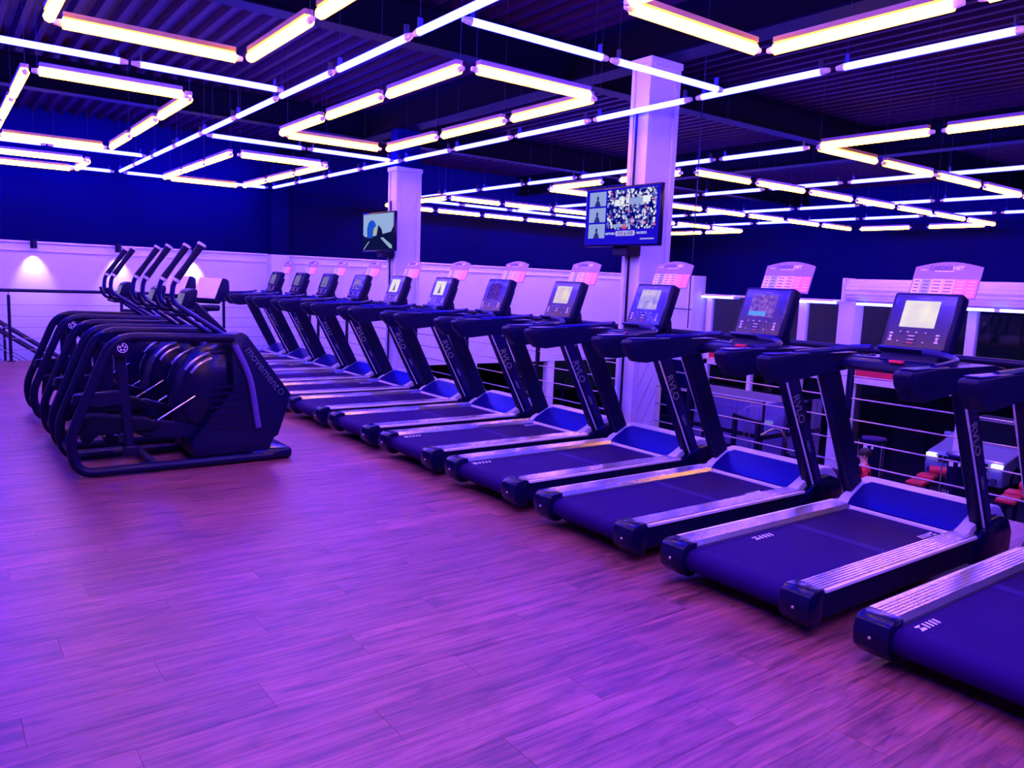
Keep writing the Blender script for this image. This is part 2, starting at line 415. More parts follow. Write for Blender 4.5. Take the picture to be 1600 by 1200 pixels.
# facade along the void
struct('wall_right_upper', box(nb(), XF, XF+.3, YB, YW, 1.46, ZC), 'black_paint')
bm = nb(); box(bm, XF, XF+.3, YB, 6.2, ZL, 1.46)
struct('wall_right', bm, 'black_paint')
struct('trim_60', box(nb(), XF-.05, XF+.08, 6.2, YW-.9, 1.40, 1.46), 'white_frame')
struct('trim_61', box(nb(), XF-.06, XF+.10, 6.2, YW-.9, -.60, -.46), 'white_frame')
mull = [(6.2, .1), (7.93, .20), (10.77, .44), (12.16, .22), (13.7, .12), (15.28, .16)]
for i, (y, wd) in enumerate(mull):
    bm = nb(); d0 = .30 if wd > .4 else .06
    box(bm, XF-d0, XF+.1, y-wd/2, y+wd/2, ZL, 1.40, .008, 1)
    if wd > .4: box(bm, XF-d0-.03, XF-d0, y-wd/2, y-wd/2+.13, ZL, 1.44)
    struct('trim_%d' % (62+i), bm, 'white_frame')
for i in range(5):
    ya, yb = mull[i][0]+mull[i][1]/2, mull[i+1][0]-mull[i+1][1]/2
    t = thing('window_%d' % (i+1), 'tall dark glazing bay of the street front, %s from the far wall' % ('fifth', 'fourth', 'third', 'second', 'first')[i], 'window', (XF+.03, (ya+yb)/2, ZL))
    del t['category']; t['kind'] = 'structure'
    h = (yb-ya)/2
    obj('pane', box(nb(), -.006, .006, -h, h, 2.36, 4.20), 'glass', t)
    obj('pane', box(nb(), -.006, .006, -h, h, .05, 2.2), 'glass', t)
    obj('sign_panel', box(nb(), -.03, .0, -h, h, 2.34, 2.72), 'red', t, label='red band below the upper panes')
struct('wall_right_corner', box(nb(), XF-.55, XF+.2, 15.5, YW, -.55, 1.98, .01, 1), 'white_paint')
struct('wall_right_corner_base', box(nb(), XF-.55, XF+.2, 15.5, YW, ZL, -.55), 'black_paint')
struct('trim_70', box(nb(), XF-.58, XF-.55, 15.62, 15.66, -.4, 1.9), 'white_frame')
struct('trim_71', box(nb(), XF-.58, XF-.55, 15.5, YW, .98, 1.0), 'steel_dark')
# roller shutter box
t = thing('roller_shutter', 'white ribbed roller shutter box above the street front glazing', 'shutter', (XF-.28, 8.6, 1.44))
prof = []
for k in range(33):
    a = -PI/2 + PI*k/32; r = .25 + (.022 if k % 4 < 2 else 0)
    prof.append((-r*math.cos(a)*.75, .27+r*math.sin(a)))
obj('roll', prism(nb(), prof+[(.25, .53), (.25, .01)], -2.35, 2.15, 'y'), 'white_frame', t)
for y in (-2.42, 2.15): obj('end_bracket', box(nb(), -.24, .25, y, y+.07, -.02, .56, .01, 1), 'white_frame', t)
# blue tubes under the lintel
FT = mesh_of(tube(nb(), [(0, -.65, 0), (0, .65, 0)], .03, 8), 'tube')
for i_, y in enumerate((15.0, 13.25, 11.8, 9.75, 7.9, 6.6)):
    t = thing('lintel_tube', '%s blue tube from the far wall under the street front lintel' % ('first', 'second', 'third', 'fourth', 'fifth', 'sixth')[i_], 'light', (XF-.12 if not 6.3 < y < 10.6 else XF-.5, y, 1.38), group='lintel tubes along the street front')
    obj('tube', FT, 'tube_facade', t)
    for s in (-1, 1): obj('end_cap', box(nb(), -.035, .035, s*.65-(.05 if s < 0 else 0), s*.65+(.05 if s > 0 else 0), -.035, .035), 'clip', t)
    obj('bracket', box(nb(), -.02, .40 if 6.3 < y < 10.6 else .1, -.5, .5, .03, .045), 'white_frame', t)

# tiled wall standing in for a glass reflection, glass cubicle under the facade corner
tw = struct('wall_reflection', box(nb(), XF-.25, XF-.1, 12.3, 15.4, ZL, -1.2), 'grey_wall')
tm = mesh_of(box(nb(), -.012, .0, -.252, .252, -.172, .172, .006, 1), 'reflected_tile')
for j in range(6):
    for k in range(4): obj('reflected_tile', tm, 'reflected_tile', tw, (XF-.25, 12.56+j*.515, ZL+.18+k*.352))
t = thing('glass_cubicle', 'glass walled cubicle on the lower floor with a dark mid rail', 'partition', (15.6, 12.6, ZL))
for y, x0, x1 in ((-1.6, 0, 2.4),): obj('pane', box(nb(), x0, x1, y, y+.012, .05, 1.78), 'glass_box', t); obj('rail', box(nb(), x0, x1, y-.02, y+.03, .92, 1.02), 'steel_dark', t)
obj('pane', box(nb(), 0, .012, -1.6, 1.9, .05, 1.78), 'glass_box', t)
obj('rail', box(nb(), -.02, .03, -1.6, 1.9, .92, 1.02), 'steel_dark', t)
obj('top_rail', box(nb(), -.02, .03, -1.6, 1.9, 1.78, 1.82), 'cable', t)
for y in (-1.6, .15, 1.87): obj('post', box(nb(), -.02, .03, y, y+.04, 0, 1.82), 'steel_dark', t)

# ================================================================== LED TUBES
tube_b = mesh_of(tube(nb(), [(-.585, 0, 0), (.585, 0, 0)], .027, 8), 'tube')
tube_w = mesh_of(tube(nb(), [(-.555, 0, 0), (.555, 0, 0)], .036, 8), 'tube')
capm = mesh_of(tube(nb(), [(-.035, 0, 0), (.03, 0, 0)], .026, 8, rads=[.018, .029]), 'end_cap')
wirem = mesh_of(tube(nb(), [(0, 0, 0), (0, 0, 1)], .0018, 4), 'hanger_wire')
clipm = mesh_of(box(nb(), -.006, .006, -.02, .02, .0, .07), 'hanger_clip')
battm = mesh_of(box(nb(), -.555, .555, -.03, .03, .036, .07), 'batten')
for me_, mm in ((tube_b, 'tube_blue'), (tube_w, 'tube_white'), (capm, 'clip'), (wirem, 'wire'), (clipm, 'wire'), (battm, 'batten')): me_.materials.append(MATS[mm])
ZB, ZW = 3.25, 3.12
def led(x, y, ang, white, label, group):
    z = ZW if white else ZB
    t = thing('led_tube', label, 'light', (x, y, z), ang, group)
    obj('tube', tube_w if white else tube_b, None, t)
    for s in (-1, 1):
        obj('end_cap', capm, None, t, (s*(.575 if white else .612), 0, 0), (0, 0, 0 if s < 0 else PI))
    if white: obj('batten', battm, None, t)
    for s in (-1, 1):
        if s < 0:
            wv = obj('hanger_wire', wirem, None, t, (s*.57, 0, .04)); wv.scale = (1, 1, ZC-z-.04)
        if not white: obj('hanger_clip', clipm, None, t, (s*.57, 0, .02))
ORD = ['first', 'second', 'third', 'fourth', 'fifth', 'sixth', 'seventh', 'eighth', 'ninth', 'tenth', 'eleventh', 'twelfth', 'thirteenth', 'fourteenth', 'fifteenth']
def run(p0, p1, n, white, label, group, rev=False):
    for k in range(n):
        f = (k+.5)/n if not rev else 1-(k+.5)/n
        led(p0[0]+(p1[0]-p0[0])*f, p0[1]+(p1[1]-p0[1])*f, math.atan2(p1[1]-p0[1], p1[0]-p0[0]), white, label.format(o=ORD[k]), group)
GB, GW = 'blue ceiling tubes', 'warm white ceiling tubes'
run((2.80, 15.72), (2.80, -2.9), 14, False, '{o} blue tube from the far wall in the line above the treadmill aisle', 'blue tubes above the aisle')
run((5.57, 15.75), (5.57, -3.2), 14, False, '{o} blue tube from the far wall in the line above the treadmill consoles', 'blue tubes above the consoles')
run((.05, 15.72), (.05, -2.9), 14, False, '{o} blue tube from the far wall in the unseen line added above the open floor', 'added blue tubes above the open floor')  # row out of view, added to light the left side
for y, wh in ((4.56, 'middle'), (10.5, 'far wall'), (-1.3, 'added rear wall')):  # the rear wall line is unseen, added for its light
    run((2.86, y), (5.52, y), 2, False, '{o} blue cross tube from the aisle above the treadmill belts, %s line' % wh, 'blue cross tubes above the belts')
for y, wh in ((7.42, 'middle'), (13.2, 'stairwell'), (1.7, 'added rear')):  # rear line lies out of view, there only to add light
    run((.1, y), (2.74, y), 2, False, '{o} blue cross tube from the open floor toward the aisle, %s line' % wh, 'blue cross tubes beside the aisle')
run((.1, 15.8), (2.74, 15.8), 2, False, '{o} blue tube along the black far wall above the stairwell', 'blue tubes along the far wall')
run((2.86, 15.8), (5.52, 15.8), 2, False, '{o} blue tube along the black far wall from aisle to wall pillar', 'blue tubes along the far wall')
for x, wh in ((8.3, 'first'), (11.15, 'second'), (14.03, 'third'), (16.45, 'fourth')):
    run((x, 15.1), (x, 4.0 if x > 9 else 5.5), 8 if x > 9 else 7, False, '{o} blue tube from the far wall in the %s line over the void' % wh, 'blue tubes above the void')
run((8.35, 15.15), (16.3, 15.15), 6, False, '{o} blue tube from the railing in the cross line along the far wall', 'blue cross tubes above the void')
def rect(x0, x1, y0, y1, nx, ny, where, group):
    x0, x1, y0, y1 = [q*(ZW-EYE)/1.65 for q in (x0, x1, y0, y1)]
    if nx == 1:
        run((x0, y0), (x1, y0), 1, True, 'white end tube away from the far wall, rectangle ' + where, group)
        run((x0, y1), (x1, y1), 1, True, 'white end tube toward the far wall, rectangle ' + where, group)
    else:
        run((x0, y0), (x1, y0), nx, True, '{o} white tube from the railing, side away from far wall, rectangle ' + where, group)
        run((x0, y1), (x1, y1), nx, True, '{o} white tube from the railing, far wall side, rectangle ' + where, group)
    sa, sb = ('open floor', 'railing') if nx == 1 else ('railing', 'street')
    run((x0, y0), (x0, y1), ny, True, '{o} white tube from far wall, %s side of rectangle ' % sa + where, group, True)
    run((x1, y0), (x1, y1), ny, True, '{o} white tube from far wall, %s side of rectangle ' % sb + where, group, True)
rect(.72, 2.07, 2.35, 6.42, 1, 3, 'above the open floor', 'white rectangle above the open floor')
rect(.72, 2.07, -3.3, .78, 1, 3, 'added by the rear wall', 'white rectangle added at the rear')  # unseen, put in as extra light behind the camera
rect(.74, 2.10, 8.12, 12.42, 1, 3, 'above the ellipticals', 'white rectangle above the ellipticals')
rect(.74, 2.10, 14.2, 15.62, 1, 1, 'above the stairwell', 'white rectangle above the stairwell')
rect(3.42, 4.82, 5.36, 9.42, 1, 3, 'above the middle treadmills', 'white rectangle above the middle treadmills')
rect(3.50, 4.93, 11.5, 15.55, 1, 3, 'above the last treadmills', 'white rectangle above the last treadmills')
rect(3.34, 4.70, -.52, 3.56, 1, 3, 'above the first treadmills', 'white rectangle above the first treadmills')
rect(8.06, 16.45, 2.6, 5.31, 6, 2, 'over the void front', 'white rectangle over the void, front')
rect(8.68, 18.45, 7.62, 10.9, 7, 2, 'over the void centre', 'white rectangle over the void, centre')
rect(8.45, 17.9, 13.75, 16.5, 7, 2, 'over the void end', 'white rectangle over the void, end')

# ================================================================== RAILINGS
WZ = (.184, .367, .547, .722, .905)
def railing(pa, pb, posts, label, name='guard_railing'):
    a, b = Vector((*pa, 0)), Vector((*pb, 0)); L_ = (b-a).length; ang = math.atan2(b.y-a.y, b.x-a.x)
    t = thing(name, label, 'railing', a, ang)
    obj('handrail', tube(nb(), [(0, 0, 1.13), (L_, 0, 1.13)], .028, 10), 'frame_black', t)
    for z in WZ: obj('cable', tube(nb(), [(0, 0, z), (L_, 0, z)], .0065, 6), 'cable', t)
    for s in posts:
        p = obj('post', box(nb(), -.022, .022, -.022, .022, .0, 1.06, .004, 1), 'frame_black', t, (s, 0, 0))
        obj('stem', tube(nb(), [(0, 0, 1.05), (0, 0, 1.12)], .010, 6), 'silver', p)
        obj('foot_plate', box(nb(), -.055, .055, -.055, .055, 0, .012), 'frame_black', p)
    return t
railing((6.05, -4.9), (6.05, 5.60), [.1, 1.9, 3.55, 5.2, 6.75, 8.37, 10.05], 'black cable railing behind the first treadmills, up to the sports TV column')
railing((6.05, 5.86), (6.05, 10.75), [1.75, 3.37, 4.83], 'black cable railing between the two TV columns')
railing((6.05, 11.02), (6.05, 14.62), [.6, 2.19, 3.5], 'black cable railing from the helmet TV column to the far corner')
railing((-3.5, 14.70), (6.0, 14.70), [.05, 1.2, 2.8, 4.48, 6.1, 7.8, 9.45], 'black cable railing along the stairwell at the far end')
# stairs going down along the far wall
st = thing('staircase', 'dark metal staircase descending along the white far wall', 'stairs', (-.6, 15.6, 0))
sl = .72
for k in range(14):
    obj('tread', box(nb(), .28*k, .28*k+.27, -.62, .62, -.2*k-.22, -.2*k-.18), 'tread_metal', st)
for y in (-.66, .66):
    obj('stringer', prism(nb(), [(-.1, -.05), (3.95, -2.8), (3.95, -2.55) if False else (4.0, -2.6), (-.1, .2)], y-.02, y+.02, 'y'), 'steel_dark', st)
    obj('handrail', tube(nb(), [(-.2, y, 1.95-.15), (3.9, y, 1.8-4.1*sl)], .026, 8), 'frame_black', st)
    obj('lower_rail', tube(nb(), [(-.2, y, 1.66), (3.9, y, 1.66-4.1*sl)], .024, 8), 'frame_black', st)
    for dz in (.42, .68, .94, 1.2): obj('cable', tube(nb(), [(-.2, y, 1.8-dz), (3.9, y, 1.8-dz-4.1*sl)], .006, 6), 'steel_dark', st)
    for x in (.0, 1.6, 3.2): obj('post', box(nb(), x-.02, x+.02, y-.02, y+.02, -.72*x-.1, 1.64-.72*x), 'frame_black', st)

# ================================================================== WALL SPOTS
for x, wh in ((1.5, 'farthest from the wall pillar'), (2.86, 'between the other two'), (4.22, 'nearest the wall pillar')):
    t = thing('wall_spot', 'small black cylinder spotlight on the white far wall, ' + wh, 'lamp', (x, YW-.16, 1.83), group='wall spotlights')
    obj('can', lathe(nb(), [(.045, .0), (.055, .0), (.055, .02), (.05, .16), (.0, .16)], 12), 'plastic', t)
    obj('stem', box(nb(), -.015, .015, 0, .16, .12, .15), 'plastic', t)
    obj('bulb', lathe(nb(), [(.0, .004), (.035, .004), (.035, .012), (.0, .012)], 10), 'bulb', t)
    ld = bpy.data.lights.new('spot', 'SPOT'); ld.energy = 42; ld.color = (1, .66, .34); ld.spot_size = math.radians(72); ld.spot_blend = .8; ld.shadow_soft_size = .03
    lo = bpy.data.objects.new('spot_light', ld); C.objects.link(lo); lo.parent = t; lo.location = (0, 0, -.01); lo.rotation_euler = (math.radians(20), 0, 0)

# ================================================================== TREADMILLS
def build_treadmill():
    t = thing('treadmill', '', 'treadmill', (0, 0, 0), group='treadmills in the row')
    bm = nb(); box(bm, .30, 1.95, -.33, .33, .045, .13); box(bm, .28, .36, -.40, .40, .05, .12)
    obj('base_frame', bm, 'plastic', t)
    for x, y in ((.42, .30), (.42, -.30), (1.95, .36), (1.95, -.36)):
        obj('foot', lathe(nb(), [(.035, 0), (.035, .02), (.015, .025), (.015, .06), (0, .06)], 10), 'rubber', t, (x, y, 0))
    # belt wrapped round the rear roller
    prof = [(1.66, .195), (.10, .195)]
    for k in range(1, 9):
        a = PI/2 + PI*k/8; prof.append((.085+.06*math.cos(a), .135+.06*math.sin(a)))
    prof += [(1.66, .075)]
    belt = obj('belt', prism(nb(), prof, -.292, .292, 'y'), 'belt', t)
    obj('belt_seam', box(nb(), .93, 1.0, -.29, .29, .195, .1965), 'belt_seam', belt)
    for s in (-1, 1):
        def Y(a, b): return sorted((s*a, s*b))
        pr = [(.30, .16)]
        y = .30; pr.append((.30, .205)); pr.append((.318, .222))
        for k in range(6):
            y0 = .322+k*.019; pr += [(y0, .226), (y0+.012, .226), (y0+.014, .2225), (y0+.017, .2225)]
        pr += [(.438, .222), (.438, .16)]
        obj('foot_rail', prism(nb(), [(s*p[0], p[1]) for p in pr], .10, 1.66, 'x'), 'rail_metal', t)
        obj('side_skirt', prism(nb(), [(s*.31, .06), (s*.42, .06), (s*.446, .09), (s*.446, .205), (s*.438, .214), (s*.31, .20)], .09, 1.72, 'x'), 'plastic', t)
        obj('trim_strip', box(nb(), .12, 1.64, *Y(.436, .452), .205, .2215, .002, 1), 'trim_bright', t)
        cp = [(.112, .229), (.03, .226), (.0, .205), (-.012, .15), (.0, .09), (.05, .045), (.112, .045)]
        ec = obj('end_cap', prism(nb(), cp, *Y(.292, .448), 'y', .010, 2), 'gloss', t)
        obj('screw', lathe(nb(), [(.008, 0), (.006, .004), (0, .004)], 8, Matrix.Rotation(-PI/2, 4, 'Y')), 'silver', ec, (-.012, s*.37, .14))
        # upright
        up = [(1.285, 1.09), (1.455, 1.09), (1.925, .17), (1.765, .17)]
        u = obj('upright', prism(nb(), up, *Y(.365, .43), 'y', .008, 1), 'plastic', t)
        obj('upright_panel', prism(nb(), [(1.325, 1.06), (1.44, 1.06), (1.86, .24), (1.80, .24)], *Y(.428, .437), 'y', .003, 1), 'upright', u)
        obj('upright_trim', prism(nb(), [(1.302, 1.06), (1.312, 1.06), (1.782, .215), (1.770, .215)], *Y(.428, .438), 'y'), 'trim_bright', u)
        obj('foot_bracket', prism(nb(), [(1.70, .10), (2.0, .10), (1.97, .21), (1.93, .25), (1.74, .25)], *Y(.36, .452), 'y', .012, 2), 'gloss', t)
        obj('bolt', lathe(nb(), [(.014, 0), (.012, .008), (0, .008)], 8, Matrix.Rotation(PI/2, 4, 'X')), 'silver', u, (1.45, -.365 if s > 0 else -.43, 1.03))
        xd = Vector((.47, 0, -.86))
        put_text('upright_lettering', 'RVLO', .09, 'print_grey', u, (1.50, s*.4385, .80), xd if s < 0 else -xd, (0, s, 0), .001, .25)
        put_text('upright_lettering', 'NEW', .04, 'print_grey', u, (1.655, s*.4385, .53), xd if s < 0 else -xd, (0, s, 0), .0005, .25)
        # arm
        ap = [(.69, 1.18), (.715, 1.198), (1.0, 1.203), (1.62, 1.203), (1.76, 1.185), (1.78, 1.14), (1.66, 1.11), (1.28, 1.08), (.86, 1.04), (.79, 1.045), (.71, 1.12)]
        a = obj('arm', prism(nb(), ap, *Y(.352, .448), 'y', .012, 2), 'plastic', t)
        obj('arm_lit_top', box(nb(), .74, 1.10, *Y(.362, .440), 1.200, 1.210, .004, 1), 'upright', a)  # lit top of the arm, put in as a bluer strip
        obj('pulse_grip', tube(nb(), fillet([(1.0, s*.405, 1.205), (1.34, s*.37, 1.222), (1.42, s*.30, 1.24), (1.40, s*.15, 1.255)], .06, 3), .019, 8), 'upright', t)
        # tray with cup holder
        ch = obj('cup_holder', lathe(nb(), [(.045, .006), (.052, .012), (.058, .006), (.058, 0), (0, 0)], 18), 'gloss', t, (1.60, s*.285, 1.185))
    # motor hood
    hp = [(1.60, .06), (1.60, .215), (1.66, .25), (1.83, .335), (1.93, .352), (2.03, .335), (2.11, .27), (2.14, .18), (2.14, .06)]
    obj('motor_hood', prism(nb(), hp, -.405, .405, 'y', .018, 3), 'hood', t)
    for s in (-1, 1):
        hq = [(1.62, .05), (1.62, .19), (1.72, .23), (1.85, .29), (1.95, .30), (2.06, .26), (2.12, .18), (2.12, .05)]
        obj('hood_side', prism(nb(), hq, *sorted((s*.36, s*.452)), 'y', .02, 3), 'gloss', t)
    bm = nb()
    def hz(x): return .215 + (x-1.60)*.583 if x < 1.66 else .25 + (x-1.66)*.5
    rows = [(1.608, .325), (1.66, .335), (1.80, .335), (1.838, .30)]
    for (xa, ya), (xb, yb) in zip(rows, rows[1:]):
        q = [(xa, -ya), (xa, ya), (xb, yb), (xb, -yb)]
        va = [bm.verts.new((x, y, hz(x)+.0055)) for x, y in q]; vb_ = [bm.verts.new((x, y, hz(x)-.012)) for x, y in q]
        bm.faces.new(va)
        for i in range(4): bm.faces.new((va[i], va[(i+1) % 4], vb_[(i+1) % 4], vb_[i]))
    obj('hood_panel', bm, 'hood_panel', t)
    # dashboard
    dp = [(1.40, 1.125), (1.42, 1.165), (1.50, 1.185), (1.72, 1.185), (1.78, 1.15), (1.74, 1.105), (1.46, 1.105)]
    obj('dashboard', prism(nb(), dp, -.36, .36, 'y', .01, 2), 'plastic', t)
    obj('tray_lid', box(nb(), 1.50, 1.74, -.345, .345, 1.183, 1.192, .004, 1), 'upright', t)
    obj('safety_key', box(nb(), 1.412, 1.45, -.03, .05, 1.172, 1.19, .004, 1), 'red', t, label='red safety key')
    obj('console_neck', prism(nb(), [(1.50, 1.17), (1.76, 1.17), (1.74, 1.30), (1.66, 1.34), (1.585, 1.26)], -.17, .17, 'y', .01, 2), 'plastic', t)
    # console
    c = obj('console', box(nb(), 0, .095, -.205, .205, 0, .378, .022, 3), 'plastic', t, (1.575, 0, 1.24), (0, math.radians(20.5), 0))
    obj('console_back', box(nb(), .085, .14, -.15, .15, .03, .30, .02, 2), 'plastic', c)
    obj('face_panel', box(nb(), -.005, .01, -.182, .182, .022, .358, .004, 1), 'face', c)
    obj('ledge', prism(nb(), [(-.055, -.005), (-.05, .01), (0, .025), (.03, .0), (.03, -.02)], -.19, .19, 'y', .004, 1), 'upright', c)
    obj('screen', box(nb(), -.008, 0, -.092, .115, .150, .318), 'scr_cream', c)
    put_text('brand_lettering', 'movement', .020, 'print_grey', c, (-.0062, .0, .337), (0, -1, 0), (-1, 0, 0))
    bt = [(.05, .118, .030, .016), (.0, .118, .030, .016), (.025, .095, .075, .015), (.025, .073, .075, .015), (.025, .051, .075, .015),
          (.095, .118, .018, .018), (.098, .058, .018, .018), (-.055, .118, .018, .018), (-.052, .058, .018, .018)]
    for k, (y, z, a, b) in enumerate(bt):
        q = obj('button', box(nb(), -.008, 0, y-a/2, y+a/2, z-b/2, z+b/2, .002, 1), 'button', c)
        obj('button_icon', box(nb(), -.0088, -.008, y-a*.25, y+a*.25, z-b*.15, z+b*.15), 'red' if k == 4 else 'print_white', q)
    for y in (.15, -.125):
        for dz, ww in ((.0, .022), (.014, .010), (.026, .016), (.044, .02)): obj('icon_print', box(nb(), -.0062, -.004, y-ww/2, y+ww/2, .060+dz, .068+dz), 'print_white', c)
    # workout card behind the console
    pts = [(.20, .30), (.20, .508)]
    for k in range(1, 10):
        f = k/10; pts.append((.20-.4*f, .508+.034*math.sin(PI*f)))
    pts += [(-.20, .508), (-.20, .30)]
    cd = obj('workout_card', prism(nb(), pts, .150, .154, 'x'), 'card', t, (1.575+.095*math.sin(math.radians(20.5)), 0, 1.24+.095*math.cos(math.radians(20.5))), (0, math.radians(20.5), 0))
    edges = [.193, .140, .080, .010, -.060, -.126, -.193]
    for k, nm in enumerate(('col_a', 'col_b', 'col_c', 'col_d', 'col_e', 'col_f')):
        q = obj('card_column', box(nb(), .1485, .150, edges[k+1], edges[k], .31, .428), nm, cd)
        for r_ in range(5):
            obj('card_row', box(nb(), .1480, .1485, edges[k+1]+.012, edges[k]-.012, .414-r_*.022-.004, .414-r_*.022+.002), 'card_ink' if k < 4 else 'col_c', q)
    put_text('card_lettering', 'CARDIO', .036, 'card_ink', cd, (.1488, .045, .500), (0, -1, 0), (-1, 0, 0), .001)
    put_text('card_lettering', 'HIIT', .036, 'print_white', cd, (.1488, -.060, .500), (0, -1, 0), (-1, 0, 0), .001)
    obj('card_line', box(nb(), .1486, .150, -.04, .075, .478, .483), 'print_white', cd)
    obj('card_line', box(nb(), .1486, .150, .125, .165, .486, .491), 'print_white', cd)
    return t
tm0 = build_treadmill()
BELT_MARK = nb()
for k in range(4):
    prism(BELT_MARK, [(.05+k*.03, -.02), (.062+k*.03, -.02), (.072+k*.03, .02), (.060+k*.03, .02)], .1955, .1968, 'z')
prism(BELT_MARK, [(-.01, -.02), (.035, -.02), (.04, -.005), (.01, .0), (.045, .02), (0, .02), (.0, .01), (.02, .01)], .1955, .1968, 'z')
bmark = mesh_of(BELT_MARK, 'belt_mark'); bmark.materials.append(MATS['print_white'])
index_kids(None)
tread_labels = [
    'first treadmill of the row, at the end away from the far wall',
    'second treadmill from the row end away from the far wall, screen glowing cream',
    'treadmill with a violet screen and pale blue bar, third from the open row end',
    'treadmill next to the sports TV column with a pale blue screen',
    'fifth treadmill from the open row end, with a lilac and cream screen',
    'sixth treadmill from the open row end, with a dark blue screen',
    'seventh treadmill from the open row end, with a bright cream screen',
    'treadmill beside the helmet TV column, with a bright cream screen',
    'ninth treadmill from the open row end, with a saturated blue screen',
    'third last treadmill before the far railing, with a dull grey-violet screen',
    'second last treadmill before the far railing, with a dull grey-violet screen',
    'last treadmill of the row, right beside the far railing']
scr = ['scr_cream', 'scr_cream', 'scr_violet', 'scr_paleblue', 'scr_lilac', 'scr_darkblue', 'scr_cream', 'scr_cream', 'scr_bluefig', 'scr_grey', 'scr_grey', 'scr_grey']
marks = [[(.13, .24, 0)], [(.52, .235, 0), (1.42, -.245, PI)], [(1.30, -.245, PI), (.02, .5, 0)][:1], [(.12, .245, 0), (1.25, -.245, PI)], [(.14, .245, 0), (1.45, .245, 0)], [(1.2, -.245, PI)], [(1.0, -.245, PI)], [(1.3, .24, 0)], [(1.45, .24, 0)], [(1.2, .24, 0)], [], []]
TX, TY0, TP = 3.10, 1.21, 1.105
def find(root, *names):
    cur = root
    for nme in names:
        cur = [c for c in bpy.data.objects if c.parent == cur and c.name.split('.')[0] == nme][0]
    return cur
for k in range(12):
    r = tm0 if k == 0 else dup(tm0, (TX, TY0+TP*k, 0))
    r.location = (TX, TY0+TP*k, 0); r['label'] = tread_labels[k]
tms = sorted([o for o in bpy.data.objects if o.name.split('.')[0] == 'treadmill'], key=lambda o: o.location.y)
scr_me = None
for k, r in enumerate(tms):
    s = find(r, 'console', 'screen')
    if scr_me is None: scr_me = s.data
    if k:
        me = scr_me.copy(); me.materials.clear(); me.materials.append(MATS[scr[k]]); s.data = me
    b = find(r, 'belt')
    for x, y, a in marks[k]: obj('belt_mark', bmark, None, b, (x+(.14 if a else 0), y, 0), (0, 0, a))
    if k == 2: obj('screen_bar', box(nb(), -.009, -.008, -.03, .112, .158, .190), 'scr_bar', find(r, 'console'))
    if k in (6, 7): obj('screen_figure', prism(nb(), [(.03, .17), (.0, .29), (-.03, .17)], -.009, -.008, 'x'), 'scr_grey', find(r, 'console'))

